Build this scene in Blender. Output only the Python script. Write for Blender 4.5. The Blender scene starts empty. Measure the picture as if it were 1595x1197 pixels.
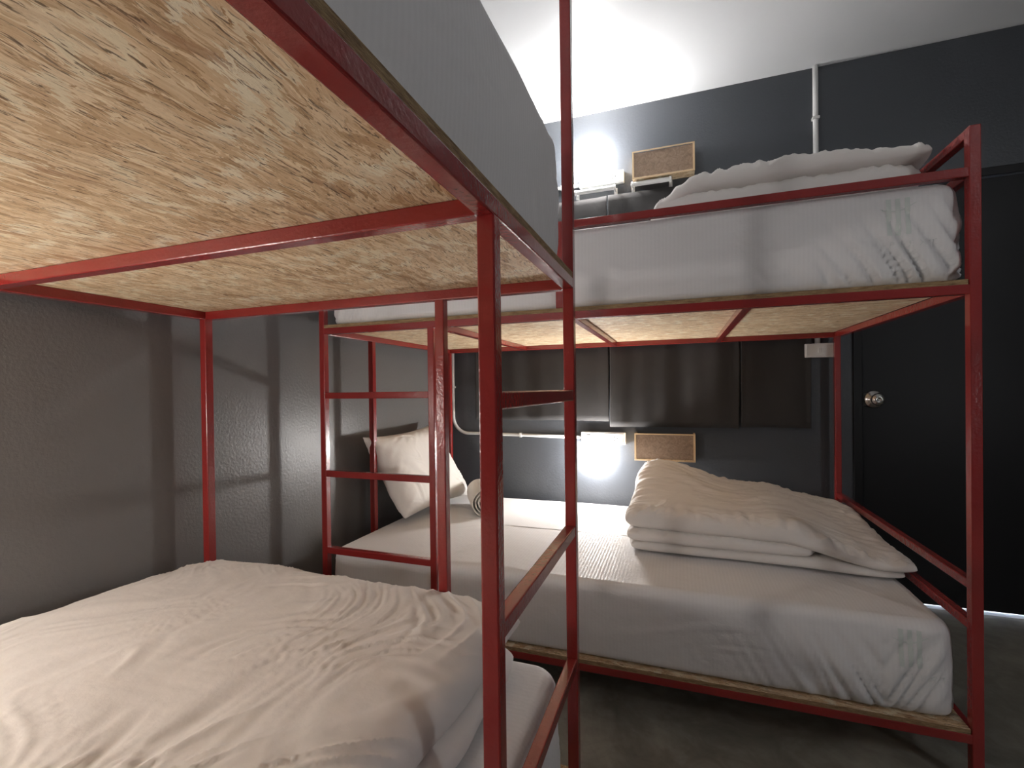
import bpy, bmesh, math, random
from math import pi, sin, cos, radians
from mathutils import Vector, Matrix, noise
random.seed(7)

# ------------------------------------------------------------------ camera, world, exposure
scene = bpy.context.scene
COL = scene.collection
cam_data = bpy.data.cameras.new('camera')
cam = bpy.data.objects.new('camera', cam_data)
COL.objects.link(cam)
cam_data.sensor_fit = 'HORIZONTAL'
cam_data.sensor_width = 36.0
cam_data.lens = 36.0 * 731.85 / 1595.0
cam_data.shift_x = 0.0
cam_data.shift_y = 13.9 / 1595.0
cam_data.clip_start = 0.01
_yaw, _pitch, _roll = 0.3400, -0.0068, -0.0126
_fw = Vector((-sin(_yaw), cos(_yaw), 0)); _rt = Vector((cos(_yaw), sin(_yaw), 0)); _up = Vector((0, 0, 1))
_f2 = _fw * cos(_pitch) + _up * sin(_pitch); _u2 = _up * cos(_pitch) - _fw * sin(_pitch)
_r3 = _rt * cos(_roll) + _u2 * sin(_roll); _u3 = _u2 * cos(_roll) - _rt * sin(_roll)
_m = Matrix((_r3, _u3, -_f2)).transposed().to_4x4()
_m.translation = Vector((0, 0, 1.0))
cam.matrix_world = _m
scene.camera = cam

world = bpy.data.worlds.new('world')
scene.world = world
world.use_nodes = True
world.node_tree.nodes['Background'].inputs[0].default_value = (0.5, 0.55, 0.6, 1)
world.node_tree.nodes['Background'].inputs[1].default_value = 0.02
scene.view_settings.view_transform = 'Standard'
scene.view_settings.look = 'None'
scene.view_settings.exposure = 1.84
scene.view_settings.gamma = 1.0
scene.view_settings.use_curve_mapping = False

LAMP_FAR = 62.0       # radiance of the cool reading lamps on the back wall
LAMP_NEAR = 54.0       # radiance of the reading lamps of the near bunk
LAMP_NEAR_UP = 46.0
LAMP_SIDE = 34.0
LAMP_FAR_UP = 78.0

# ------------------------------------------------------------------ dimensions (metres)
TB = 0.024                       # square tube
ZL, ZU = 0.111, 1.221            # underside of the lower and the upper deck
BT = 0.012                       # board thickness
ZGT, ZPT = 1.532, 1.632          # guard rail top, end post top
WX, WY, CZ = -1.40, 2.588, 2.506 # left wall, back wall, ceiling
RX, RY = 2.35, -2.1              # right wall, rear wall

# ------------------------------------------------------------------ node helpers
class NT:
    def __init__(s, name):
        s.m = bpy.data.materials.new(name); s.m.use_nodes = True
        s.t = s.m.node_tree; s.b = s.t.nodes['Principled BSDF']; s.out = s.t.nodes['Material Output']
    def n(s, typ, **kw):
        nd = s.t.nodes.new(typ)
        for k, v in kw.items():
            if k.startswith('i_'):
                key = k[2:].replace('_', ' ')
                nd.inputs[key].default_value = v
            else: setattr(nd, k, v)
        return nd
    def l(s, a, b): s.t.links.new(a, b)
    def math(s, op, a, b=None, c=None, clamp=False):
        nd = s.t.nodes.new('ShaderNodeMath'); nd.operation = op; nd.use_clamp = clamp
        for i, v in enumerate((a, b, c)):
            if v is None: continue
            if hasattr(v, 'is_linked'): s.l(v, nd.inputs[i])
            else: nd.inputs[i].default_value = v
        return nd.outputs[0]
    def mix(s, f, a, b, mode='MIX'):
        nd = s.t.nodes.new('ShaderNodeMix'); nd.data_type = 'RGBA'; nd.blend_type = mode
        for k, v in ((0, f), (6, a), (7, b)):
            if hasattr(v, 'is_linked'): s.l(v, nd.inputs[k])
            else: nd.inputs[k].default_value = (v if k == 0 else (v[0], v[1], v[2], 1))
        return nd.outputs[2]
    def coord(s, scale=(1, 1, 1), rot=(0, 0, 0), loc=(0, 0, 0)):
        tc = s.n('ShaderNodeTexCoord'); mp = s.n('ShaderNodeMapping')
        mp.inputs['Scale'].default_value = scale; mp.inputs['Rotation'].default_value = rot; mp.inputs['Location'].default_value = loc
        s.l(tc.outputs['Object'], mp.inputs['Vector']); return mp.outputs[0]
    def noise(s, vec, scale, detail=3, rough=.5, dist=0):
        nd = s.n('ShaderNodeTexNoise'); nd.inputs['Scale'].default_value = scale; nd.inputs['Detail'].default_value = detail
        nd.inputs['Roughness'].default_value = rough; nd.inputs['Distortion'].default_value = dist
        s.l(vec, nd.inputs['Vector']); return nd.outputs['Fac']
    def ramp(s, f, stops):
        nd = s.n('ShaderNodeValToRGB'); e = nd.color_ramp.elements
        while len(e) < len(stops): e.new(0.5)
        for k, (p, c) in enumerate(stops):
            e[k].position = p; e[k].color = (c[0], c[1], c[2], 1)
        s.l(f, nd.inputs[0]); return nd.outputs[0]
    def bump(s, h, strength, dist):
        nd = s.n('ShaderNodeBump'); nd.inputs['Strength'].default_value = strength; nd.inputs['Distance'].default_value = dist
        s.l(h, nd.inputs['Height']); s.l(nd.outputs[0], s.b.inputs['Normal'])
    def set(s, **kw):
        for k, v in kw.items():
            i = s.b.inputs[k.replace('_', ' ')]
            if hasattr(v, 'is_linked'): s.l(v, i)
            else: i.default_value = (v[0], v[1], v[2], 1) if isinstance(v, tuple) else v

def paint(name, col, rough, peel=55, strength=.25, dist=.002, mottled=.06, spec=.5):
    g = NT(name); v = g.coord()
    big = g.noise(v, 1.7, 4); c2 = tuple(x * (1 - mottled * 3) for x in col)
    g.set(Base_Color=g.mix(big, c2, tuple(x * (1 + mottled) for x in col)), Roughness=rough, Specular_IOR_Level=spec)
    a = g.noise(v, peel, 2, .5); b = g.noise(v, peel * 3.1, 2, .5)
    g.bump(g.math('ADD', a, g.math('MULTIPLY', b, .35)), strength, dist)
    return g.m

M = {}
M['wall_grey'] = paint('left wall grey paint', (.165, .160, .158), .34, 105, .34, .0024)
M['wall_blue'] = paint('back wall slate paint', (.070, .077, .089), .34, 105, .34, .0024)
M['ceiling'] = paint('ceiling white paint', (.86, .88, .90), .34, 9, .25, .004, .02)
M['white_wall'] = paint('rear wall paint', (.14, .14, .15), .5)
M['door'] = paint('black door paint', (.006, .006, .007), .42, 30, .1, .002, spec=.3)

def red_paint():
    g = NT('glossy red enamel'); v = g.coord()
    n = g.noise(v, 6, 4); c = g.mix(n, (.22, .018, .017), (.32, .027, .024))
    chip = g.ramp(g.noise(v, 42, 4, .7), [(.0, (0, 0, 0)), (.245, (0, 0, 0)), (.255, (1, 1, 1)), (1, (1, 1, 1))])
    c = g.mix(chip, (.08, .009, .009), c)
    g.set(Base_Color=c, Roughness=.24, Coat_Weight=.5, Coat_Roughness=.08)
    a = g.noise(v, 160, 3, .6); b = g.noise(v, 40, 2)
    g.bump(g.math('ADD', g.math('MULTIPLY', a, .7), b), .45, .0018)
    return g.m
M['red'] = red_paint()

def osb(name, rot):
    """strand board: overlapping elongated flakes in scattered directions, each with its own tone and grain"""
    g = NT(name)
    base = g.coord(rot=(0, 0, rot))
    wn = g.n('ShaderNodeTexNoise'); wn.inputs['Scale'].default_value = 9; wn.inputs['Detail'].default_value = 3
    g.l(base, wn.inputs['Vector'])
    sub = g.n('ShaderNodeVectorMath', operation='SUBTRACT'); g.l(wn.outputs['Color'], sub.inputs[0]); sub.inputs[1].default_value = (.5, .5, .5)
    sc = g.n('ShaderNodeVectorMath', operation='SCALE'); g.l(sub.outputs[0], sc.inputs[0]); sc.inputs['Scale'].default_value = .035
    add = g.n('ShaderNodeVectorMath', operation='ADD'); g.l(base, add.inputs[0]); g.l(sc.outputs[0], add.inputs[1])
    vec = add.outputs[0]
    pri = tone = hgt = None
    # frayed outlines: warp along the fibres
    fm = g.n('ShaderNodeMapping'); fm.inputs['Scale'].default_value = (40, 240, 40); g.l(vec, fm.inputs['Vector'])
    fn = g.n('ShaderNodeTexNoise'); fn.inputs['Scale'].default_value = 1; fn.inputs['Detail'].default_value = 3; g.l(fm.outputs[0], fn.inputs['Vector'])
    fs_ = g.n('ShaderNodeVectorMath', operation='SUBTRACT'); g.l(fn.outputs['Color'], fs_.inputs[0]); fs_.inputs[1].default_value = (.5, .5, .5)
    fmul = g.n('ShaderNodeVectorMath', operation='MULTIPLY'); g.l(fs_.outputs[0], fmul.inputs[0]); fmul.inputs[1].default_value = (.060, .006, 0)
    fad = g.n('ShaderNodeVectorMath', operation='ADD'); g.l(vec, fad.inputs[0]); g.l(fmul.outputs[0], fad.inputs[1]); vec = fad.outputs[0]
    layers = [(0.06, 14, 95, 0), (-0.42, 18, 84, 3.1), (0.5, 19, 100, 7.7), (-0.15, 13, 150, 11.3), (0.95, 22, 84, 17.9), (-1.05, 24, 84, 23.7), (.25, 30, 230, 31), (-.3, 32, 250, 37)]
    for k, (ang, sx, sy, off) in enumerate(layers):
        mp = g.n('ShaderNodeMapping'); mp.inputs['Rotation'].default_value = (0, 0, ang); mp.inputs['Location'].default_value = (off, off * .7, off * .3)
        g.l(vec, mp.inputs['Vector'])
        m2 = g.n('ShaderNodeMapping'); m2.inputs['Scale'].default_value = (sx, sy, 6); g.l(mp.outputs[0], m2.inputs['Vector'])
        vo = g.n('ShaderNodeTexVoronoi'); vo.voronoi_dimensions = '3D'; vo.feature = 'F1'; vo.inputs['Scale'].default_value = 1; vo.inputs['Randomness'].default_value = 1
        g.l(m2.outputs[0], vo.inputs['Vector'])
        sep = g.n('ShaderNodeSeparateColor'); g.l(vo.outputs['Color'], sep.inputs[0])
        m3 = g.n('ShaderNodeMapping'); m3.inputs['Scale'].default_value = (26, 480, 30); g.l(mp.outputs[0], m3.inputs['Vector'])
        gr = g.noise(m3.outputs[0], 1, 3, .7)
        p = sep.outputs[0]
        if k in (4, 5): p = g.math('MULTIPLY', p, .95)
        t = g.math('ADD', g.math('MULTIPLY', sep.outputs[1], .58), g.math('MULTIPLY', gr, .54))
        h = g.math('ADD', g.math('SUBTRACT', p, g.math('MULTIPLY', vo.outputs['Distance'], .6)), g.math('MULTIPLY', gr, .5))
        if pri is None: pri, tone, hgt = p, t, h
        else:
            s = g.math('GREATER_THAN', p, pri)
            tone = g.math('ADD', g.math('MULTIPLY', s, t), g.math('MULTIPLY', g.math('SUBTRACT', 1, s), tone))
            hgt = g.math('ADD', g.math('MULTIPLY', s, h), g.math('MULTIPLY', g.math('SUBTRACT', 1, s), hgt))
            pri = g.math('MAXIMUM', p, pri)
    c = g.ramp(tone, [(.12, (.26, .14, .065)), (.26, (.46, .29, .15)), (.42, (.60, .42, .245)), (.60, (.69, .52, .33)), (.78, (.78, .63, .43)), (.92, (.84, .73, .53))])
    # scattered pale and ruddy flakes lying across the others
    for (ang, sx, sy, off, lo, dm, col, amt) in ((.75, 17, 55, 41, .88, .40, (.86, .76, .56), .9), (-.7, 15, 58, 47, .89, .40, (.84, .73, .52), .9), (-1.3, 22, 46, 53, .90, .40, (.88, .79, .60), .9), (.3, 12, 60, 61, .92, .40, (.44, .25, .13), .65), (-.1, 12, 55, 67, .90, .40, (.78, .62, .42), .7)):
        mp = g.n('ShaderNodeMapping'); mp.inputs['Rotation'].default_value = (0, 0, ang); mp.inputs['Location'].default_value = (off, off * .7, off * .3); g.l(vec, mp.inputs['Vector'])
        m2 = g.n('ShaderNodeMapping'); m2.inputs['Scale'].default_value = (sx, sy, 6); g.l(mp.outputs[0], m2.inputs['Vector'])
        vo = g.n('ShaderNodeTexVoronoi'); vo.voronoi_dimensions = '2D'; vo.inputs['Scale'].default_value = 1; vo.distance = 'MINKOWSKI'; vo.inputs['Exponent'].default_value = 5; g.l(m2.outputs[0], vo.inputs['Vector'])
        sep = g.n('ShaderNodeSeparateColor'); g.l(vo.outputs['Color'], sep.inputs[0])
        m3 = g.n('ShaderNodeMapping'); m3.inputs['Scale'].default_value = (12, 420, 30); g.l(mp.outputs[0], m3.inputs['Vector'])
        gr = g.noise(m3.outputs[0], 1, 3, .7)
        on = g.math('MULTIPLY', g.math('GREATER_THAN', sep.outputs[2], lo), g.math('GREATER_THAN', g.math('ADD', dm, g.math('MULTIPLY', g.math('SUBTRACT', gr, .5), .35)), vo.outputs['Distance']))
        shade = g.mix(gr, tuple(x * .78 for x in col), tuple(x * 1.08 for x in col))
        c = g.mix(g.math('MULTIPLY', on, amt), c, shade)
        hgt = g.math('ADD', hgt, g.math('MULTIPLY', on, .35))
    # dark gaps and splinters between the flakes, and a few grey stained ones
    for (ang, sc_, lo, amt, col, off) in ((.12, (40, 300, 30), .625, .85, (.12, .068, .035), 0), (-.35, (48, 340, 30), .63, .8, (.16, .09, .05), 5), (.6, (46, 300, 30), .645, .75, (.14, .08, .045), 9), (.05, (9, 60, 30), .72, .55, (.20, .185, .165), 13)):
        m4 = g.n('ShaderNodeMapping'); m4.inputs['Scale'].default_value = sc_; m4.inputs['Rotation'].default_value = (0, 0, ang); m4.inputs['Location'].default_value = (off, off, 0); g.l(vec, m4.inputs['Vector'])
        sp = g.ramp(g.noise(m4.outputs[0], 1, 2, .6), [(0, (0, 0, 0)), (lo, (0, 0, 0)), (lo + .04, (1, 1, 1)), (1, (1, 1, 1))])
        c = g.mix(g.math('MULTIPLY', sp, amt), c, col)
    g.set(Base_Color=c, Roughness=.62, Specular_IOR_Level=.3)
    g.bump(hgt, .6, .0014)
    return g.m
M['osb_x'] = osb('strand board along X', 0.0)
M['osb_y'] = osb('strand board along Y', pi / 2)

def osb_edge():
    g = NT('strand board cut edge'); v = g.coord((1, 1, 9))
    a = g.noise(v, 28, 5, .75)
    c = g.ramp(a, [(.25, (.10, .055, .028)), (.45, (.30, .185, .09)), (.6, (.48, .33, .17)), (.8, (.62, .47, .27))])
    g.set(Base_Color=c, Roughness=.85); g.bump(g.noise(v, 60, 4, .8), .9, .004)
    return g.m
M['osb_edge'] = osb_edge()

def cloth(name, col, stripes=0, axis=0, soft=.0006):
    g = NT(name); v = g.coord()
    c = g.mix(g.noise(v, 5, 3), tuple(x * .965 for x in col), col)
    if stripes:
        sep = g.n('ShaderNodeSeparateXYZ'); g.l(v, sep.inputs[0])
        w = g.math('SINE', g.math('MULTIPLY', sep.outputs[axis], 2 * pi / stripes))
        w = g.math('ADD', g.math('MULTIPLY', w, .5), .5)
        c = g.mix(g.math('MULTIPLY', w, .25), c, tuple(x * .90 for x in col))
        g.set(Roughness=g.math('ADD', .5, g.math('MULTIPLY', w, .3)))
    else: g.set(Roughness=.85)
    g.set(Base_Color=c, Sheen_Weight=.15, Specular_IOR_Level=.25)
    g.bump(g.math('ADD', g.noise(v, 26, 4, .6), g.math('MULTIPLY', g.noise(v, 900, 2), .03)), .35, soft * 8)
    return g.m
M['sheet_x'] = cloth('white satin stripe sheet', (.74, .73, .73), .011, 0)
M['sheet_y'] = cloth('white satin stripe sheet (near bed)', (.74, .73, .73), .011, 1)
M['duvet'] = cloth('white cotton duvet', (.80, .765, .73), 0, 0, .0005)
M['pillow'] = cloth('cream pillow case', (.80, .77, .73), 0, 0, .0004)
M['towel'] = cloth('white towelling', (.80, .76, .70), 0, 0, .0006)
M['curtain'] = cloth('charcoal curtain cloth', (.042, .040, .040), 0, 0, .0003)
M['emblem'] = cloth('grey green print', (.61, .655, .625))
M['letter'] = cloth('faint grey print', (.665, .68, .67))

def plain(name, col, rough=.4, metal=0.0, spec=.5):
    g = NT(name); v = g.coord()
    c = g.mix(g.noise(v, 20, 3), tuple(x * .94 for x in col), col)
    g.set(Base_Color=c, Roughness=rough, Metallic=metal, Specular_IOR_Level=spec); return g.m
M['plastic'] = plain('white plastic', (.78, .78, .77), .35)
M['conduit'] = plain('white conduit', (.72, .72, .71), .4)
M['slot'] = plain('dark slot', (.02, .02, .02), .6)
M['chrome'] = plain('brushed chrome', (.62, .60, .57), .18, 1.0)
M['dark_metal'] = plain('dull dark steel', (.10, .10, .10), .5, .8)
M['pine'] = plain('pale pine rim', (.62, .45, .27), .6)

def board_dark():
    g = NT('brown particle board'); v = g.coord((1, 1, 1))
    n = g.noise(v, 38, 5, .7, 1.5)
    g.set(Base_Color=g.ramp(n, [(.28, (.16, .105, .07)), (.5, (.25, .17, .115)), (.75, (.33, .24, .17))]), Roughness=.65)
    return g.m
M['tray'] = board_dark()

def concrete():
    g = NT('polished concrete floor'); v = g.coord()
    a = g.noise(v, 2.2, 7, .62, 1.6); b = g.noise(v, 9, 5, .6, 2.2)
    f = g.math('ADD', g.math('MULTIPLY', a, .7), g.math('MULTIPLY', b, .3))
    c = g.ramp(f, [(.3, (.13, .12, .10)), (.46, (.22, .205, .17)), (.56, (.30, .285, .24)), (.72, (.42, .40, .34))])
    g.set(Base_Color=c, Roughness=g.math('ADD', .22, g.math('MULTIPLY', b, .35)), Specular_IOR_Level=.45)
    g.bump(b, .12, .002); return g.m
M['floor'] = concrete()

def emit(name, col, strength):
    g = NT(name); g.set(Base_Color=(.9, .9, .9)); g.b.inputs['Emission Color'].default_value = (*col, 1)
    g.b.inputs['Emission Strength'].default_value = strength; return g.m
M['lamp_far'] = emit('lit diffuser cool', (1.0, .97, .94), LAMP_FAR)
M['lamp_near'] = emit('lit diffuser warm', (1.0, .935, .87), LAMP_NEAR)
M['lamp_near_up'] = emit('lit diffuser neutral', (1.0, .955, .92), LAMP_NEAR_UP)
M['lamp_far_up'] = emit('lit diffuser cool, upper', (1.0, .975, .95), LAMP_FAR_UP)
M['lamp_side'] = emit('lit diffuser side', (.97, .98, 1.0), LAMP_SIDE)
M['corridor_lamp'] = emit('corridor lamp', (.80, .87, 1.0), 30)

# ------------------------------------------------------------------ object helpers
def empty(name, loc, label, cat, group=None):
    o = bpy.data.objects.new(name, None); COL.objects.link(o); o.location = loc; o.empty_display_size = .05
    tag(o, label, cat, group); return o
def tag(o, label=None, cat=None, group=None, kind=None):
    if label: o['label'] = label
    if cat: o['category'] = cat
    if group: o['group'] = group
    if kind: o['kind'] = kind
    return o
def obj(name, bm, mats, parent=None, smooth=False, loc=None):
    """link a bmesh given in WORLD coordinates; its vertices are stored relative to its parent's base (or loc)"""
    base = Vector(parent_world(parent)) if parent else Vector(loc or (0, 0, 0))
    me = bpy.data.meshes.new(name)
    bmesh.ops.translate(bm, vec=-base, verts=bm.verts)
    bmesh.ops.recalc_face_normals(bm, faces=bm.faces)
    bm.to_mesh(me); bm.free()
    for m in (mats if isinstance(mats, (list, tuple)) else [mats]): me.materials.append(m)
    if smooth: me.shade_smooth()
    o = bpy.data.objects.new(name, me); COL.objects.link(o)
    if parent: o.parent = parent
    else: o.location = base
    return o
def parent_world(p):
    v = Vector((0, 0, 0))
    while p is not None: v += p.location; p = p.parent
    return v
def box(a, b, bevel=0.0, seg=2, bm=None):
    bm2 = bmesh.new()
    lo = Vector([min(a[i], b[i]) for i in range(3)]); hi = Vector([max(a[i], b[i]) for i in range(3)])
    bmesh.ops.create_cube(bm2, size=1.0)
    for v in bm2.verts: v.co = Vector([lo[i] + (v.co[i] + .5) * (hi[i] - lo[i]) for i in range(3)])
    if bevel: bmesh.ops.bevel(bm2, geom=bm2.edges[:], offset=bevel, segments=seg, profile=.5, affect='EDGES')
    if bm is None: return bm2
    tmp = bpy.data.meshes.new('t'); bm2.to_mesh(tmp); bm2.free(); bm.from_mesh(tmp); bpy.data.meshes.remove(tmp); return bm
def lathe(profile, centre, axis='Z', n=32, bm=None):
    bm = bm or bmesh.new(); rings = []
    for r, h in profile:
        ring = []
        for k in range(n):
            a = 2 * pi * k / n
            p = {'Z': (r * cos(a), r * sin(a), h), 'Y': (r * cos(a), h, r * sin(a)), 'X': (h, r * cos(a), r * sin(a))}[axis]
            ring.append(bm.verts.new(Vector(centre) + Vector(p)))
        rings.append(ring)
    for i in range(len(rings) - 1):
        for k in range(n): bm.faces.new((rings[i][k], rings[i][(k + 1) % n], rings[i + 1][(k + 1) % n], rings[i + 1][k]))
    bm.faces.new(rings[0]); bm.faces.new(rings[-1]); return bm
def tube(pts, r, n=12, bm=None):
    bm = bm or bmesh.new(); pts = [Vector(p) for p in pts]; rings = []
    for i, p in enumerate(pts):
        d = (pts[min(i + 1, len(pts) - 1)] - pts[max(i - 1, 0)]).normalized()
        u = d.orthogonal().normalized() if i == 0 else (u - d * u.dot(d)).normalized()
        w = d.cross(u)
        rings.append([bm.verts.new(p + (u * cos(2 * pi * k / n) + w * sin(2 * pi * k / n)) * r) for k in range(n)])
    for i in range(len(rings) - 1):
        for k in range(n): bm.faces.new((rings[i][k], rings[i][(k + 1) % n], rings[i + 1][(k + 1) % n], rings[i + 1][k]))
    bm.faces.new(rings[0]); bm.faces.new(rings[-1]); return bm
def struct(name, bm, mats):
    return tag(obj(name, bm, mats), kind='structure')

# ------------------------------------------------------------------ room shell
T = .12
struct('floor', box((WX - T, RY - T, -.1), (RX + T, WY + .001, 0)), M['floor'])
struct('ceiling', box((WX - T, RY - T, CZ), (RX + T, WY + T, CZ + .1)), M['ceiling'])
struct('wall_left', box((WX - T, RY - T, 0), (WX, WY + T, CZ)), M['wall_grey'])
struct('wall_right', box((RX, RY - T, 0), (RX + T, WY + T, CZ)), M['white_wall'])
struct('wall_rear', box((WX, RY - T, 0), (RX, RY, CZ)), M['white_wall'])
DX0, DX1, DZ = .765, 1.665, 1.925          # door opening, frame outer size
bm = box((WX, WY, 0), (DX0, WY + T, CZ)); box((DX0, WY, DZ), (DX1, WY + T, CZ), bm=bm); box((DX1, WY, 0), (RX, WY + T, CZ), bm=bm)
struct('wall_back', bm, M['wall_blue'])
# corridor beyond the door: floor, walls and a lamp, seen only through the gap under the door
bm = box((DX0 - .3, WY + .0011, -.1), (DX1 + .3, WY + 1.3, 0.0))
struct('floor_corridor', bm, M['ceiling'])
bm = box((DX0 - .35, WY + T, 0), (DX0 - .3, WY + 1.3, 2.3)); box((DX1 + .3, WY + T, 0), (DX1 + .35, WY + 1.3, 2.3), bm=bm)
box((DX0 - .35, WY + 1.3, 0), (DX1 + .35, WY + 1.35, 2.3), bm=bm); box((DX0 - .35, WY + T, 2.3), (DX1 + .35, WY + 1.35, 2.35), bm=bm)
struct('wall_corridor', bm, M['ceiling'])
cl = obj('corridor_light', box((DX0 + .1, WY + .5, 2.24), (DX1 - .1, WY + .8, 2.299), .01), M['corridor_lamp'])
tag(cl, 'long white ceiling light in the corridor behind the black door', 'ceiling light')
# frame and leaf
bm = box((DX0, WY - .012, 0), (DX0 + .036, WY + .09, DZ), .003); box((DX1 - .036, WY - .012, 0), (DX1, WY + .09, DZ), .003, bm=bm)
box((DX0, WY - .012, DZ - .036), (DX1, WY + .09, DZ), .003, bm=bm)
struct('trim_1', bm, M['door'])
dr = struct('door_1', box((DX0 + .039, WY + .008, .014), (DX1 - .039, WY + .046, DZ - .039), .002), M['door'])
KX, KZ, KY = .848, .935, WY + .008
kn = lathe([(.001, 0), (.041, 0), (.041, -.004), (.037, -.009), (.024, -.014), (.014, -.018), (.013, -.034), (.018, -.040), (.026, -.046), (.028, -.054), (.025, -.062), (.015, -.068), (.006, -.069), (.005, -.066), (.001, -.066)], (KX, KY, KZ), 'Y', 40)
k = obj('door_handle', kn, M['chrome'], dr, True); k['label'] = 'round brushed chrome knob'
hl = box((DX0 + .040, WY + .002, KZ - .03), (DX0 + .060, WY + .009, KZ + .03), .002); o = obj('strike_plate', hl, M['dark_metal'], dr)

# ------------------------------------------------------------------ bunk beds
def bunk(base, ax_l, ax_w, L, W, mat_board, label):
    """l runs along the bed from the ladder corner, w runs from the ladder side towards the wall"""
    base = Vector(base); ax_l = Vector(ax_l); ax_w = Vector(ax_w)
    root = empty('bunk_bed', base, label, 'bunk bed', 'red steel bunk beds standing in an L')
    def P(l, w, z): return base + ax_l * l + ax_w * w + Vector((0, 0, z))
    def bar(name, l0, l1, w0, w1, z0, z1, lab=None):
        o = obj(name, box(P(l0, w0, z0), P(l1, w1, z1), .0022, 2), M['red'], root)
        if lab: o['label'] = lab
        return o
    b = TB
    # corner posts; the one at the ladder corner runs up to the ceiling
    bar('post', 0, b, 0, b, 0, CZ - .001, 'red post running up to the ceiling')
    bar('post', L - b, L, 0, b, 0, ZPT)
    bar('post', 0, b, W - b, W, 0, ZPT)
    bar('post', L - b, L, W - b, W, 0, ZPT)
    bar('post', 0, b, .30 * W / 1.07, .30 * W / 1.07 + b, 0, ZU + .001, 'red post set into the bed end')
    lp = .495
    bar('ladder_post', lp - b, lp, 0, b, 0, ZU + .001)
    for z in (.985, .685, .390): bar('ladder_rung', b - .001, lp - b + .001, .001, b - .001, z - .011, z + .013)
    for z0 in (ZL, ZU):
        z1 = z0 + b
        bar('side_rail', b - .001, L - b + .001, 0, b, z0, z1)
        bar('side_rail', b - .001, L - b + .001, W - b, W, z0, z1)
        bar('end_rail', 0.0005, b - .0005, b - .001, W - b + .001, z0, z1)
        bar('end_rail', L - b + .0005, L - .0005, b - .001, W - b + .001, z0, z1)
        for s in (.50, 1.0, 1.5): bar('slat', s - b, s, b - .001, W - b + .001, z0, z1 - .0005)
        bm = box(P(b * .4, .001, z1 - .0003), P(L - b - .003, W - .001, z1 + BT), 0)
        o = obj('deck_board', bm, [mat_board, M['osb_edge']], root)
        for f in o.data.polygons:
            if abs(f.normal.z) < .5: f.material_index = 1
        o['label'] = 'strand board deck'
    g0 = .96
    bar('guard_post', g0 - b, g0, 0.0, b, ZU + b + BT, ZGT)
    bar('guard_rail', g0 - .001, L - b + .001, 0.001, b - .001, ZGT - b, ZGT - .0005)
    for zt in (1.532, 1.632, .412, .513):
        bar('end_guard_rail', L - b + .001, L - .001, b - .001, W - b + .001, zt - b, zt - (.0005 if zt < 1.6 else 0))
    return root
FX, FY, FW = -1.301, 1.459, 1.078
NX, NY, NW = -.2156, 1.044, 1.139
bunk((FX, FY, 0), (1, 0, 0), (0, 1, 0), 2.0, FW, M['osb_x'], 'red steel bunk bed along the back wall, under the two lamps beside the black door')
bunk((NX, NY, 0), (0, -1, 0), (-1, 0, 0), 2.0, NW, M['osb_y'], 'nearest red steel bunk bed along the left wall, strand board underside overhead')

# ------------------------------------------------------------------ soft goods
def nz(x, y, z=0.0): return noise.noise(Vector((x, y, z)))
def crease(x, y, seed, ang, fl, fs, warp=.25):
    """soft undulation with a scatter of thin pulled folds, drawn out along ang"""
    c, s = cos(ang), sin(ang)
    wx = nz(x * 3.1, y * 3.1, seed + 9) * warp; wy = nz(x * 3.1, y * 3.1, seed + 19) * warp
    X, Y = x + wx, y + wy
    a, b = (X * c + Y * s) * fl, (-X * s + Y * c) * fs
    n = nz(a, b, seed)
    n2 = nz(a * .9 + 5, b * 1.3, seed + 40)
    m = max(0.0, min(1.0, nz(x * 5, y * 5, seed + 50) * 2.5 + .45))
    return n * .8 + max(0.0, 1 - abs(n2) / .13) ** 1.6 * .85 * m - max(0.0, 1 - abs(n2 - .2) / .09) * .35 * m
def smooth(t): t = max(0.0, min(1.0, t)); return t * t * (3 - 2 * t)

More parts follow.
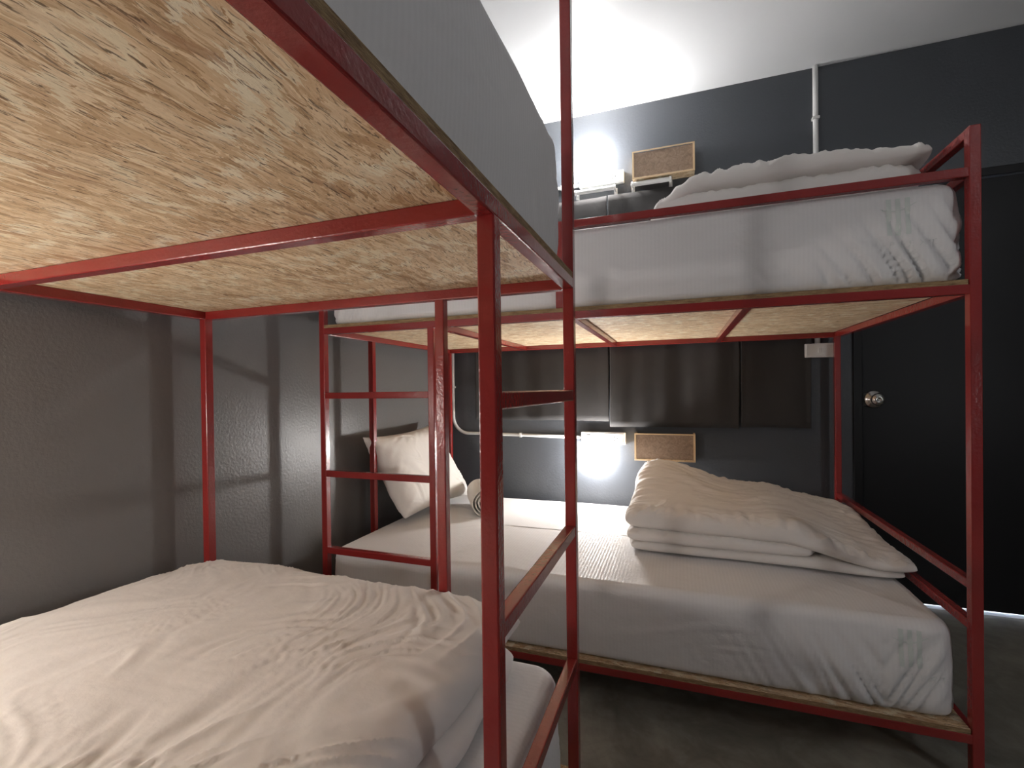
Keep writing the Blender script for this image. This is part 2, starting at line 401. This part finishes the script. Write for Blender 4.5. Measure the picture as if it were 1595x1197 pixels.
def mattress(x0, x1, y0, y1, z0, z1, mats, label, gathers=(), seed=1.0, flat=False):
    """fitted sheet over a foam block: rounded block with gathered lower corners"""
    bm = bmesh.new(); rc = .055; re = .032
    cx, cy = (x0 + x1) / 2, (y0 + y1) / 2; hx, hy = (x1 - x0) / 2, (y1 - y0) / 2; H = z1 - z0
    per = []                                  # outline points (unit offset from inset rectangle) with outward normal
    def seg(p, q, n, nrm):
        for k in range(n): per.append((p[0] + (q[0] - p[0]) * k / n, p[1] + (q[1] - p[1]) * k / n, nrm))
    a, b = hx - rc, hy - rc
    nx, ny = int(2 * a / .008), int(2 * b / .010)
    seg((-a, -b), (a, -b), nx, (0, -1))
    for k in range(12): t = -pi / 2 + pi / 2 * k / 12; per.append((a, -b, (cos(t), sin(t))))
    seg((a, -b), (a, b), ny, (1, 0))
    for k in range(12): t = pi / 2 * k / 12; per.append((a, b, (cos(t), sin(t))))
    seg((a, b), (-a, b), nx, (0, 1))
    for k in range(12): t = pi / 2 + pi / 2 * k / 12; per.append((-a, b, (cos(t), sin(t))))
    seg((-a, b), (-a, -b), ny, (-1, 0))
    for k in range(12): t = pi + pi / 2 * k / 12; per.append((-a, -b, (cos(t), sin(t))))
    prof = []                                 # (inset from the outline, height)
    for k in range(7): t = pi / 2 * k / 6; prof.append((.03 * (1 - sin(t)), .022 * (1 - cos(t))))
    ns = 26
    for k in range(1, ns): prof.append((0, .022 + (H - .022 - re) * k / ns))
    for k in range(9): t = pi / 2 * k / 8; prof.append((re * (1 - cos(t)), H - re + re * sin(t)))
    for d in (.045, .06, .08, .11, .15, .2, .26, .33, .4, .5): prof.append((d, H))
    rings = []
    for ins, h in prof:
        ring = []
        for (px, py, n) in per:
            if ins <= rc: X, Y = cx + px + n[0] * (rc - ins), cy + py + n[1] * (rc - ins)
            else:
                f = 1 - (ins - rc) / (hy - rc) * .999
                fx = (a - (ins - rc)) / a if a > (ins - rc) else .001
                fy = max(.001, (b - (ins - rc)) / b)
                X, Y = cx + px * fx, cy + py * fy
            Z = z0 + h; t = h / H
            off = 0.0
            if t < .999:
                bulge = sin(pi * min(1, max(0, t))) * .006
                off += bulge + .0025 * nz(X * 5, Y * 5, Z * 9 + seed)
                s = X if abs(n[1]) > .7 else Y
                off += .0022 * crease(s * .6, Z * 1.0, seed + 3, 0.08, 2.5, 17)       # long drag lines
                for (gx, gy, amp, reach) in gathers:
                    d = math.hypot(X - gx, Y - gy)
                    w = math.exp(-(d / reach) ** 2) * (1 - t) ** 1.1
                    if w > .01:
                        sgn = 1 if s > (gx if abs(n[1]) > .7 else gy) else -1
                        gn = nz((s + sgn * -.55 * (Z - z0)) * 30, Z * 3.0, seed + 5); gm = nz((s + sgn * -.5 * (Z - z0)) * 62, Z * 4.0, seed + 15)
                        off += amp * w * (1.5 * (.55 - min(1, abs(gn) * 3.0) ** .6) * -1 + .45 * gm)
                        off -= amp * .5 * math.exp(-(d / reach) ** 2) * smooth(1 - t * 6)
                off *= 1.0 if t > .05 else t / .05
            else:
                Z += .004 * nz(X * 3, Y * 3, seed) + .0025 * crease(X, Y, seed + 7, .1, 2, 9) * smooth((ins - .03) / .1)
            ring.append(bm.verts.new((X + n[0] * off, Y + n[1] * off, Z)))
        rings.append(ring)
    N = len(per)
    for i in range(len(rings) - 1):
        for k in range(N): bm.faces.new((rings[i][k], rings[i][(k + 1) % N], rings[i + 1][(k + 1) % N], rings[i + 1][k]))
    bm.faces.new(rings[0]); bm.faces.new(rings[-1])
    o = obj('mattress', bm, mats, None, True, (cx, cy, z0))
    tag(o, label, 'mattress'); return o

def emblem(mat_obj, x, y, z, s, text):
    """three bars crossed by a curved stroke and faint letters, printed on the side facing the aisle"""
    c = mat_obj.location
    def wrap(o, d):
        m = o.modifiers.new('wrap', 'SHRINKWRAP'); m.target = mat_obj; m.wrap_method = 'PROJECT'; m.use_project_y = True
        m.use_negative_direction = True; m.use_positive_direction = True; m.offset = d; m.project_limit = .08
    for k in range(3):
        bm = bmesh.new(); xx = x + k * .0185 * s; n = 24
        hh = .088 * s
        vs = [[bm.verts.new((xx + u * .0098 * s, y, z - hh * j / n)) for u in (0, .5, 1)] for j in range(n + 1)]
        for j in range(n):
            for i in range(2): bm.faces.new((vs[j][i], vs[j][i + 1], vs[j + 1][i + 1], vs[j + 1][i]))
        o = obj('printed_bar', bm, M['emblem'], mat_obj, True); wrap(o, .0009)
    bm = bmesh.new(); n = 40; prev = None
    for j in range(n + 1):
        t = j / n; xx = x - .012 * s + t * .072 * s; zz = z - .022 * s - .012 * s * sin(pi * min(1, t * 1.05)) + .008 * s * t
        w = .0007 * s * (1 + 1.2 * sin(pi * t))
        cur = (bm.verts.new((xx, y, zz - w)), bm.verts.new((xx, y, zz + w)))
        if prev: bm.faces.new((prev[0], cur[0], cur[1], prev[1]))
        prev = cur
    o = obj('printed_stroke', bm, M['emblem'], mat_obj, True); wrap(o, .0011)
    cu = bpy.data.curves.new('txt', 'FONT'); cu.body = text; cu.size = .020 * s; cu.space_character = 1.9; cu.extrude = 0
    to = bpy.data.objects.new('txt', cu); COL.objects.link(to)
    bpy.context.view_layer.update()
    dg = bpy.context.evaluated_depsgraph_get(); me = bpy.data.meshes.new_from_object(to.evaluated_get(dg))
    bpy.data.objects.remove(to)
    bm = bmesh.new(); bm.from_mesh(me); bpy.data.meshes.remove(me)
    for v in bm.verts: v.co = Vector((x + .004 * s + v.co.x, y, z - .117 * s + v.co.y))
    o = obj('printed_lettering', bm, M['letter'], mat_obj, True); wrap(o, .0009)

ZMU, ZML = ZU + TB + BT, ZL + TB + BT
UMZ, LMZ = 1.512, .392
mu = mattress(-1.262, .672, 1.474, 2.505, ZMU + .0005, UMZ, M['sheet_x'], 'mattress in a white striped fitted sheet on the upper deck by the black door',
              [(.65, 1.474, .017, .30), (-1.25, 1.474, .012, .2), (.672, 1.6, .012, .22)], 1.3)
ml = mattress(-1.275, .655, 1.474, 2.500, ZML + .0005, LMZ, M['sheet_x'], 'mattress in a white fitted sheet on the far lower deck, carrying the pillow',
              [(.50, 1.474, .016, .26)], 4.7)
nu = mattress(-1.325, -.240, -.90, 1.010, ZMU + .0005, 1.535, M['sheet_y'], 'mattress in a white sheet overhead on the nearest upper deck, seen from its side',
              [(-.24, 1.01, .008, .2)], 8.1)
nl = mattress(-1.325, -.252, -.90, 1.010, ZML + .0005, LMZ, M['sheet_y'], 'mattress in a white sheet low in the foreground, partly under the large duvet',
              [(-.25, 1.01, .008, .2)], 11.9)
emblem(mu, .510, 1.44, 1.478, 1.08, 'PLEXT')
emblem(ml, .530, 1.44, .369, 1.05, 'PLEXT')

def quilt(layers, label, n=150):
    """folded duvet: every layer is a puffed slab over a four-cornered footprint, all in one mesh"""
    bm = bmesh.new()
    for Ly in layers:
        c00, c10, c11, c01 = [Vector(p) for p in Ly['foot']]
        zb, th, seed = Ly['zb'], Ly['th'], Ly['seed']; pw = Ly.get('pw', 5.0); nu_, nv_ = Ly.get('n', (n, n))
        top = [[None] * (nv_ + 1) for _ in range(nu_ + 1)]; bot = [[None] * (nv_ + 1) for _ in range(nu_ + 1)]
        for i in range(nu_ + 1):
            u = .5 - .5 * cos(pi * i / nu_); u = .6 * u + .4 * (i / nu_)
            for j in range(nv_ + 1):
                v = .5 - .5 * cos(pi * j / nv_); v = .6 * v + .4 * (j / nv_)
                p = (c00 * (1 - u) + c10 * u) * (1 - v) + (c01 * (1 - u) + c11 * u) * v
                eu = abs(2 * u - 1); ev = abs(2 * v - 1)
                pr = max(0.0, 1 - eu ** pw) ** (1 / 2.2) * max(0.0, 1 - ev ** pw) ** (1 / 2.2)
                # wavy outline, round corners
                wob = Ly.get('wob', .008)
                x = p.x + wob * nz(p.x * 6, p.y * 6, seed + 31) * 1.6; y = p.y + wob * nz(p.x * 6, p.y * 6, seed + 41) * 1.6
                cr = (eu * ev) ** 8; cen = (c00 + c10 + c11 + c01) / 4
                x += (cen.x - x) * .035 * cr; y += (cen.y - y) * .035 * cr
                b_ = zb(x, y); t_ = th(u, v, x, y)
                mid = b_ + t_ * Ly.get('midf', .42)
                zt = mid + t_ * (1 - Ly.get('midf', .42)) * pr
                w = Ly['amp'] * (Ly['ampf'](x, y) if 'ampf' in Ly else 1)
                wr = w * crease(x, y, seed, Ly['ang'], Ly.get('fl', 2.0), Ly.get('fs', 8.0))
                wr += w * .55 * crease(x, y, seed + 3, Ly['ang'] + .35, 5, 24) + w * .12 * crease(x, y, seed + 13, Ly['ang'] - .3, 8, 46)
                wr += w * .9 * nz(x * 4, y * 4, seed + 5)
                # puckers running in from the seams
                ed = max(eu, ev); se = (u if ev > eu else v)
                wr += w * Ly.get('puck', .65) * smooth((ed - .55) / .45) * nz((u * 34 if ev > eu else v * 34), ed * 2.0, seed + 8)
                zt += wr * min(1.0, pr * 1.6)
                zl = max(b_ + .0008, mid - t_ * Ly.get('midf', .42) * pr)
                if ed > .9999: zt = zl = max(b_ + .001, mid)
                top[i][j] = bm.verts.new((x, y, max(zt, zl)))
                bot[i][j] = top[i][j] if ed > .9999 else bm.verts.new((x, y, zl))
        for i in range(nu_):
            for j in range(nv_):
                bm.faces.new((top[i][j], top[i + 1][j], top[i + 1][j + 1], top[i][j + 1]))
                q = [bot[i][j], bot[i][j + 1], bot[i + 1][j + 1], bot[i + 1][j]]
                try: bm.faces.new(q)
                except ValueError: pass
    bmesh.ops.remove_doubles(bm, verts=bm.verts, dist=1e-6)
    o = obj('duvet', bm, M['duvet'], None, True, (sum(p[0] for p in layers[0]['foot']) / 4, sum(p[1] for p in layers[0]['foot']) / 4, layers[0]['zb'](0, 0)))
    tag(o, label, 'duvet'); return o

# lower far duvet: three folds at the front, high at the left, tapering to the right
ZB = LMZ + .004
def far_left(x): return 1 - smooth((x + .12) / .42)
quilt([
    dict(foot=[(-.180, 1.775), (.665, 1.745), (.665, 2.44), (-.195, 2.44)], zb=lambda x, y: ZB, th=lambda u, v, x, y: .050 - .018 * smooth(u * 2 - 1), seed=2.0, puck=1.5, amp=.0035, ang=.2, pw=16, wob=.007),
    dict(foot=[(-.190, 1.765), (.415, 1.750), (.60, 2.44), (-.17, 2.44)], zb=lambda x, y: ZB + .036, th=lambda u, v, x, y: .056, seed=5.0, puck=1.5, amp=.004, ang=.2, pw=16, wob=.008),
    dict(foot=[(-.200, 1.775), (.695, 1.735), (.665, 2.47), (-.180, 2.47)], zb=lambda x, y: ZB + .076 - .056 * smooth((x - .30) / .3) * (1 - .6 * smooth((y - 1.95) / .4)),
         th=lambda u, v, x, y: .078 + .012 * v + .085 * smooth(v * 1.2 - .1) * far_left(x) + .012 * far_left(x) - .030 * smooth((x - .3) / .35), seed=9.0, puck=1.5, amp=.0080, ang=-.08, pw=14, midf=.42, fl=2.2, fs=11),
], 'folded white duvet on the lower bed below the curtains, brown wall box behind it')

# upper far duvet: folded in half, long and low
ZB2 = UMZ + .007
quilt([
    dict(foot=[(-.075, 1.56), (.640, 1.55), (.640, 2.25), (-.075, 2.25)], zb=lambda x, y: ZB2, th=lambda u, v, x, y: .100, seed=12.0, puck=1.5, amp=.006, ang=.1, pw=14, fs=12),
    dict(foot=[(-.085, 1.56), (.655, 1.535), (.650, 2.25), (-.085, 2.25)], zb=lambda x, y: ZB2 + .078 * smooth((x + .12) / .2), th=lambda u, v, x, y: .062 + .022 * sin(pi * min(1, u * 1.1)), seed=15.0, puck=1.5, amp=.008, ang=.15, pw=12, fs=12),
], 'folded white duvet on the upper bed, behind the red guard rail')

# near duvet: a broad flat slab lying on a lower fold that shows along the aisle
quilt([
    dict(foot=[(-.335, -.60), (-.325, .98), (-1.30, 1.012), (-1.30, -.60)], zb=lambda x, y: ZB, th=lambda u, v, x, y: .062, seed=21.0, amp=.005, ang=1.4, pw=16, n=(170, 110), wob=.012),
    dict(foot=[(-.415, -.60), (-.330, 1.035), (-1.342, 1.050), (-1.342, -.60)], zb=lambda x, y: ZB + .040, th=lambda u, v, x, y: .100 + .012 * nz(x * 2, y * 2, 77),
         seed=25.0, amp=.0058, puck=.35, ampf=lambda x, y: 1 + .7 * smooth((x + .95) / .4) * smooth((1.0 - y) / .25), ang=1.25, pw=11, midf=.35, wob=.012, n=(330, 230), fl=1.7, fs=9.0),
], 'large white rumpled duvet filling the nearest lower bed')

# pillow leaning on the left wall
def pillow():
    bm = bmesh.new(); n = 70; A = {}
    top_a, top_b = Vector((-1.335, 1.735, .79)), Vector((-1.350, 2.36, .80))
    bot_a, bot_b = Vector((-1.190, 1.835, .412)), Vector((-1.115, 2.37, .412))
    nrm = (top_b - top_a).cross(bot_a - top_a).normalized()
    if nrm.x < 0: nrm = -nrm
    for side in (1, -1):
        for i in range(n + 1):
            for j in range(n + 1):
                u, v = i / n, j / n
                if side == -1 and (i in (0, n) or j in (0, n)): A[(side, i, j)] = A[(1, i, j)]; continue
                p = (top_a * (1 - u) + top_b * u) * (1 - v) + (bot_a * (1 - u) + bot_b * u) * v
                eu, ev = 2 * u - 1, 2 * v - 1
                # sides pull in between the pointed corners
                c = (top_a + top_b + bot_a + bot_b) / 4
                pull = .10 * (abs(eu) ** 3 * (1 - ev * ev)) ; p.y += (c.y - p.y) * pull
                pull = .09 * (abs(ev) ** 3 * (1 - eu * eu)) ; q = p + (c - p) * pull; p = Vector((q.x, p.y, q.z))
                h = .078 * (max(0, 1 - eu ** 4) * max(0, 1 - ev ** 4)) ** .55
                w = .0065 * crease(u, v, 3.3 + side, .9, 3, 6) + .008 * nz(u * 3, v * 3, side * 4)
                edge = smooth(max(abs(eu), abs(ev)) * 2 - 1)
                w += .006 * edge * nz((u + v) * 16, (u - v) * 5, 2)
                p = p + nrm * side * (h + w * min(1, h * 30)) + nrm * .02
                A[(side, i, j)] = bm.verts.new(p)
    for side in (1, -1):
        for i in range(n):
            for j in range(n): bm.faces.new((A[(side, i, j)], A[(side, i + 1, j)], A[(side, i + 1, j + 1)], A[(side, i, j + 1)]))
    for v in bm.verts:
        v.co.x = max(v.co.x, WX + .004); v.co.z = max(v.co.z, LMZ + .0045)
    tag(obj('pillow', bm, M['pillow'], None, True, (-1.2, 2.1, LMZ)), 'white pillow leaning on the grey wall behind the ladder of the far bunk', 'pillow')
pillow()

# rolled towel with a spiral end
def towel():
    a, b = Vector((-.865, 2.058, LMZ + .071)), Vector((-1.01, 2.31, LMZ + .071)); d = (b - a).normalized()
    u = Vector((0, 0, 1)); w = d.cross(u).normalized(); L = (b - a).length
    bm = bmesh.new(); turns, N = 3.6, 190; th = .0085
    rad = lambda t: .010 + .056 * t
    cols = []
    m = 16
    for i in range(N + 1):
        t = i / N; ang = 2 * pi * turns * t; col = []
        for (dr) in (0, th):
            for j in range(m + 1):
                s = j / m
                r = rad(t) + dr + .0018 * nz(ang * 1.3, s * 6, 4)
                e = abs(2 * s - 1) ** 6
                r -= (.0045 * e if dr else -.001 * e) * (1 if t > .6 else .6)
                p = a + d * (L * s + (.006 * nz(ang * .9, 3, s) + .020 * (1 - t) * (1 if s > .5 else -1) * -.5) * e)
                col.append(bm.verts.new(p + (u * sin(ang + 1.2) + w * cos(ang + 1.2)) * r))
        cols.append(col)
    K = m + 1
    for i in range(N):
        for j in range(m):
            for base in (0, K): bm.faces.new((cols[i][base + j], cols[i + 1][base + j], cols[i + 1][base + j + 1], cols[i][base + j + 1]))
        for j in (0, m): bm.faces.new((cols[i][j], cols[i + 1][j], cols[i + 1][K + j], cols[i][K + j]))
    for c in (cols[0], cols[-1]):
        for j in range(m): bm.faces.new((c[j], c[j + 1], c[K + j + 1], c[K + j]))
    for v in bm.verts: v.co.z = max(v.co.z, LMZ + .0045)
    tag(obj('rolled_towel', bm, M['towel'], None, True, a), 'small white rolled towel with a spiral end in front of the pillow', 'towel')
towel()

# ------------------------------------------------------------------ curtains and rods
def curtain(x0, x1, zt, zb, phase, label, folds, strip=None):
    bm = bmesh.new(); nx, nzv = 130, 40; y0 = 2.562; vs = []
    for j in range(nzv + 1):
        t = j / nzv; row = []
        for i in range(nx + 1):
            s = i / nx; x = x0 + (x1 - x0) * s
            z = zt + (zb - zt) * t
            f = sum(a * sin((x * fr) + ph + .25 * sin(t * 2 + ph)) for a, fr, ph in folds)
            f += .004 * nz(x * 7, z * 2.2, phase)
            y = y0 + f * (.45 + .55 * t) - .0045 * smooth(abs(2 * s - 1) * 6 - 5)
            if t > .965: y -= .0012
            z += .006 * nz(x * 4, phase, 0) * t
            row.append(bm.verts.new((x + .004 * nz(z * 3, phase, 7) * t, min(y, 2.5835), z)))
        vs.append(row)
    for j in range(nzv):
        for i in range(nx): bm.faces.new((vs[j][i], vs[j][i + 1], vs[j + 1][i + 1], vs[j + 1][i]))
    o = obj('curtain', bm, M['curtain'], None, True, ((x0 + x1) / 2, y0, zt))
    m = o.modifiers.new('thick', 'SOLIDIFY'); m.thickness = .0014; m.offset = 0
    tag(o, label, 'curtain', 'charcoal curtains on the back wall')
curtain(-1.135, -.352, 2.035, .825, 1.0, 'charcoal curtain at the left, its edge falling to the left of the lower lamp', [(.007, 11, 0), (.004, 23, 1), (.002, 47, 2)])
curtain(-.345, .285, 2.035, .795, 4.0, 'middle charcoal curtain, hanging above the brown box of the lower bed', [(.007, 13, 2.0), (.004, 27, .3), (.002, 51, 1)])
curtain(.292, .592, 2.035, .80, 7.0, 'rightmost charcoal curtain, beside the wall switch near the door', [(.007, 14, 1.2), (.004, 31, .8)])
def rod(x0, x1, z, label):
    r = empty('curtain_rod', (x0, 2.56, z), label, 'curtain rod', 'short white curtain rods above the upper bed')
    yy = 2.530
    obj('tube', lathe([(.0118, x0 + .012), (.0118, x1 - .012)], (0, yy, z), 'X', 20), M['conduit'], r, False)
    for xa, xb in ((x0, x0 + .013), (x1 - .013, x1)):
        obj('end_cap', lathe([(.005, xa), (.0145, xa + .002), (.0145, xb - .002), (.005, xb)], (0, yy, z), 'X', 20), M['plastic'], r)
        bm = box((xa + .004, yy, z - .004), (xa + .009, WY, z + .004)); box((xa - .002, WY - .004, z - .018), (xa + .015, WY, z + .018), .001, bm=bm)
        obj('bracket', bm, M['plastic'], r)
rod(-.520, -.300, 2.062, 'short white curtain rod just below the upper socket')
rod(-.222, -.020, 2.062, 'short white curtain rod under the upper wooden box, by the duvet')

# ------------------------------------------------------------------ wall boxes
def wall_box(x0, x1, z0, z1, label):
    d = .075; r = empty('wall_box', ((x0 + x1) / 2, WY, z0), label, 'wall shelf', 'wooden boxes on the back wall')
    t = .0085; y0 = WY - d
    bm = box((x0, y0, z0), (x1, WY, z0 + t)); obj('bottom_board', bm, M['osb_x'], r)
    obj('side_board', box((x0, y0, z0 + t), (x0 + t, WY, z1)), M['pine'], r); obj('side_board', box((x1 - t, y0, z0 + t), (x1, WY, z1)), M['pine'], r)
    obj('front_panel', box((x0 + t, y0 + .004, z0 + t), (x1 - t, y0 + .012, z1 - t)), M['tray'], r)
    bm = box((x0 - .001, y0 - .003, z0 - .001), (x1 + .001, y0 + .0005, z0 + t * .8), .0008); box((x0 - .001, y0 - .003, z1 - t * .8), (x1 + .001, y0 + .0005, z1), .0008, bm=bm)
    box((x0 - .001, y0 - .003, z0 + t * .8), (x0 + t * .8, y0 + .0005, z1 - t * .8), bm=bm); box((x1 - t * .8, y0 - .003, z0 + t * .8), (x1 + .001, y0 + .0005, z1 - t * .8), bm=bm)
    obj('rim', bm, M['pine'], r)
wall_box(-.216, .078, .626, .766, 'brown wooden box on the wall right of the lower lamp')
wall_box(-.212, .088, 2.080, 2.222, 'brown wooden box high on the wall right of the upper lamp')

# ------------------------------------------------------------------ sockets, switch, conduits
def socket(x0, x1, z0, z1, label, cat, kind, stub=None):
    r = empty('wall_socket' if kind == 'socket' else 'wall_switch', ((x0 + x1) / 2, WY, z0), label, cat)
    y = WY - .032
    obj('housing', box((x0, y, z0), (x1, WY, z1), .003), M['plastic'], r)
    zc = (z0 + z1) / 2
    if kind == 'socket':
        xm = x1 - .085
        obj('face_plate', box((xm - .032, y - .003, z0 + .008), (x1 - .012, y + .001, z1 - .008), .0012), M['plastic'], r)
        for cx_ in (xm - .012, xm + .030):
            bm = bmesh.new()
            for dz in (-.009, .009): box((cx_ - .0022, y - .0036, zc + dz - .0045), (cx_ + .0022, y - .0025, zc + dz + .0045), bm=bm)
            box((cx_ + .010, y - .0036, zc - .003), (cx_ + .016, y - .0025, zc + .003), bm=bm)
            obj('socket_slots', bm, M['slot'], r)
        obj('rocker_switch', box((x0 + .03, y - .006, z0 + .018), (x0 + .055, y + .001, z1 - .018), .0015), M['plastic'], r)
    else:
        obj('face_plate', box((x0 + .006, y - .003, z0 + .006), (x1 - .006, y + .001, z1 - .006), .0012), M['plastic'], r)
        for dx in (-.011, .003): obj('rocker_switch', box(((x0 + x1) / 2 + dx, y - .0065, zc - .012), ((x0 + x1) / 2 + dx + .010, y - .002, zc + .012), .001), M['conduit'], r)
    return r
socket(-.505, -.268, .698, .764, 'white double wall socket just above the lower lamp', 'socket', 'socket')
socket(-.500, -.262, 2.098, 2.162, 'white double wall socket just below the upper lamp', 'socket', 'socket')
socket(.566, .694, 1.134, 1.199, 'small white wall switch beside the back post near the door', 'light switch', 'switch')
def conduit(pts, r, label, clips=()):
    o = obj('conduit', tube(pts, r, 14), M['conduit'], None, True, pts[0])
    tag(o, label, 'conduit pipe')
    for c, ax in clips:
        c = Vector(c); h = Vector((.008, .006, .008)) ; e = r + .003
        a = c - (Vector((.006, e, e)) if ax == 'x' else Vector((e, e, .006))); b = c + (Vector((.006, 0, e)) if ax == 'x' else Vector((e, 0, .006)))
        b.y = WY
        obj('clip', box(a, b, .001), M['plastic'], o)
YC = WY - .0125
conduit([(.622, YC, CZ), (.622, YC, 2.30), (.622, YC, 2.2), (.622, YC, 1.7), (.622, YC, 1.2)], .0115, 'white vertical conduit from the ceiling down to the wall switch', [((.622, YC, 2.26), 'z'), ((.622, YC, 1.26), 'z')])
arc = [(-1.19 - .10 * sin(a), YC, .742 + .10 * (1 - cos(a))) for a in [pi / 2 * k / 10 for k in range(11)]]
conduit([(-.506, YC, .732), (-.8, YC, .737), (-1.0, YC, .740), (-1.12, YC, .742)] + arc + [(-1.29, YC, 1.0), (-1.29, YC, 1.5)], .0095,
        'white conduit bending up behind the far left post, ending at the lower socket', [((-.86, YC, .738), 'x'), ((-1.29, YC, 1.02), 'z')])
conduit([(-.501, YC, 2.120), (-.7, YC, 2.118), (-1.36, YC, 2.112)], .0095, 'white horizontal conduit running left from the upper socket', [((-.6, YC, 2.119), 'x')])

# ------------------------------------------------------------------ reading lamps
def wall_lamp(c, n, mat, label):
    """frosted globe lamp on a round base; n is the direction out of the wall"""
    c = Vector(c); r = empty('wall_lamp', c, label, 'wall lamp', 'round reading lamps on the walls')
    ax = 'Y' if abs(n[1]) > .5 else 'X'; s = n[1] if ax == 'Y' else n[0]
    obj('base', lathe([(.045, 0), (.045, .010 * s), (.034, .016 * s), (.030, .024 * s)], c, ax, 32), M['plastic'], r, False)
    R = .052; cen = .020 + .044
    prof = [(.026, .0225 * s)] + [(R * sin(t), (cen - R * .9 * cos(t)) * s) for t in [radians(d) for d in range(32, 180, 8)]] + [(.002, (cen + R * .9) * s)]
    obj('globe', lathe(prof, c, ax, 32), mat, r, True)
wall_lamp((-.432, WY, .632), (0, -1, 0), M['lamp_far'], 'lit round lamp low on the back wall, under the lower socket')
wall_lamp((-.442, WY, 2.243), (0, -1, 0), M['lamp_far_up'], 'lit round lamp high on the back wall near the ceiling, above the upper socket')
wall_lamp((WX, -.07, .88), (1, 0, 0), M['lamp_near'], 'lit warm lamp on the left wall over the nearest lower bed')
wall_lamp((WX, -.07, 1.97), (1, 0, 0), M['lamp_near_up'], 'lit lamp on the left wall over the nearest upper bed')
wall_lamp((RX, -.45, 2.27), (-1, 0, 0), M['lamp_side'], 'lit lamp high on the right wall of the room')
wall_lamp((RX, -.45, .95), (-1, 0, 0), M['lamp_side'], 'added fill lamp low on the right wall, out of view, to brighten the ceiling')  # added unseen fill lamp, lifts the right side of the ceiling
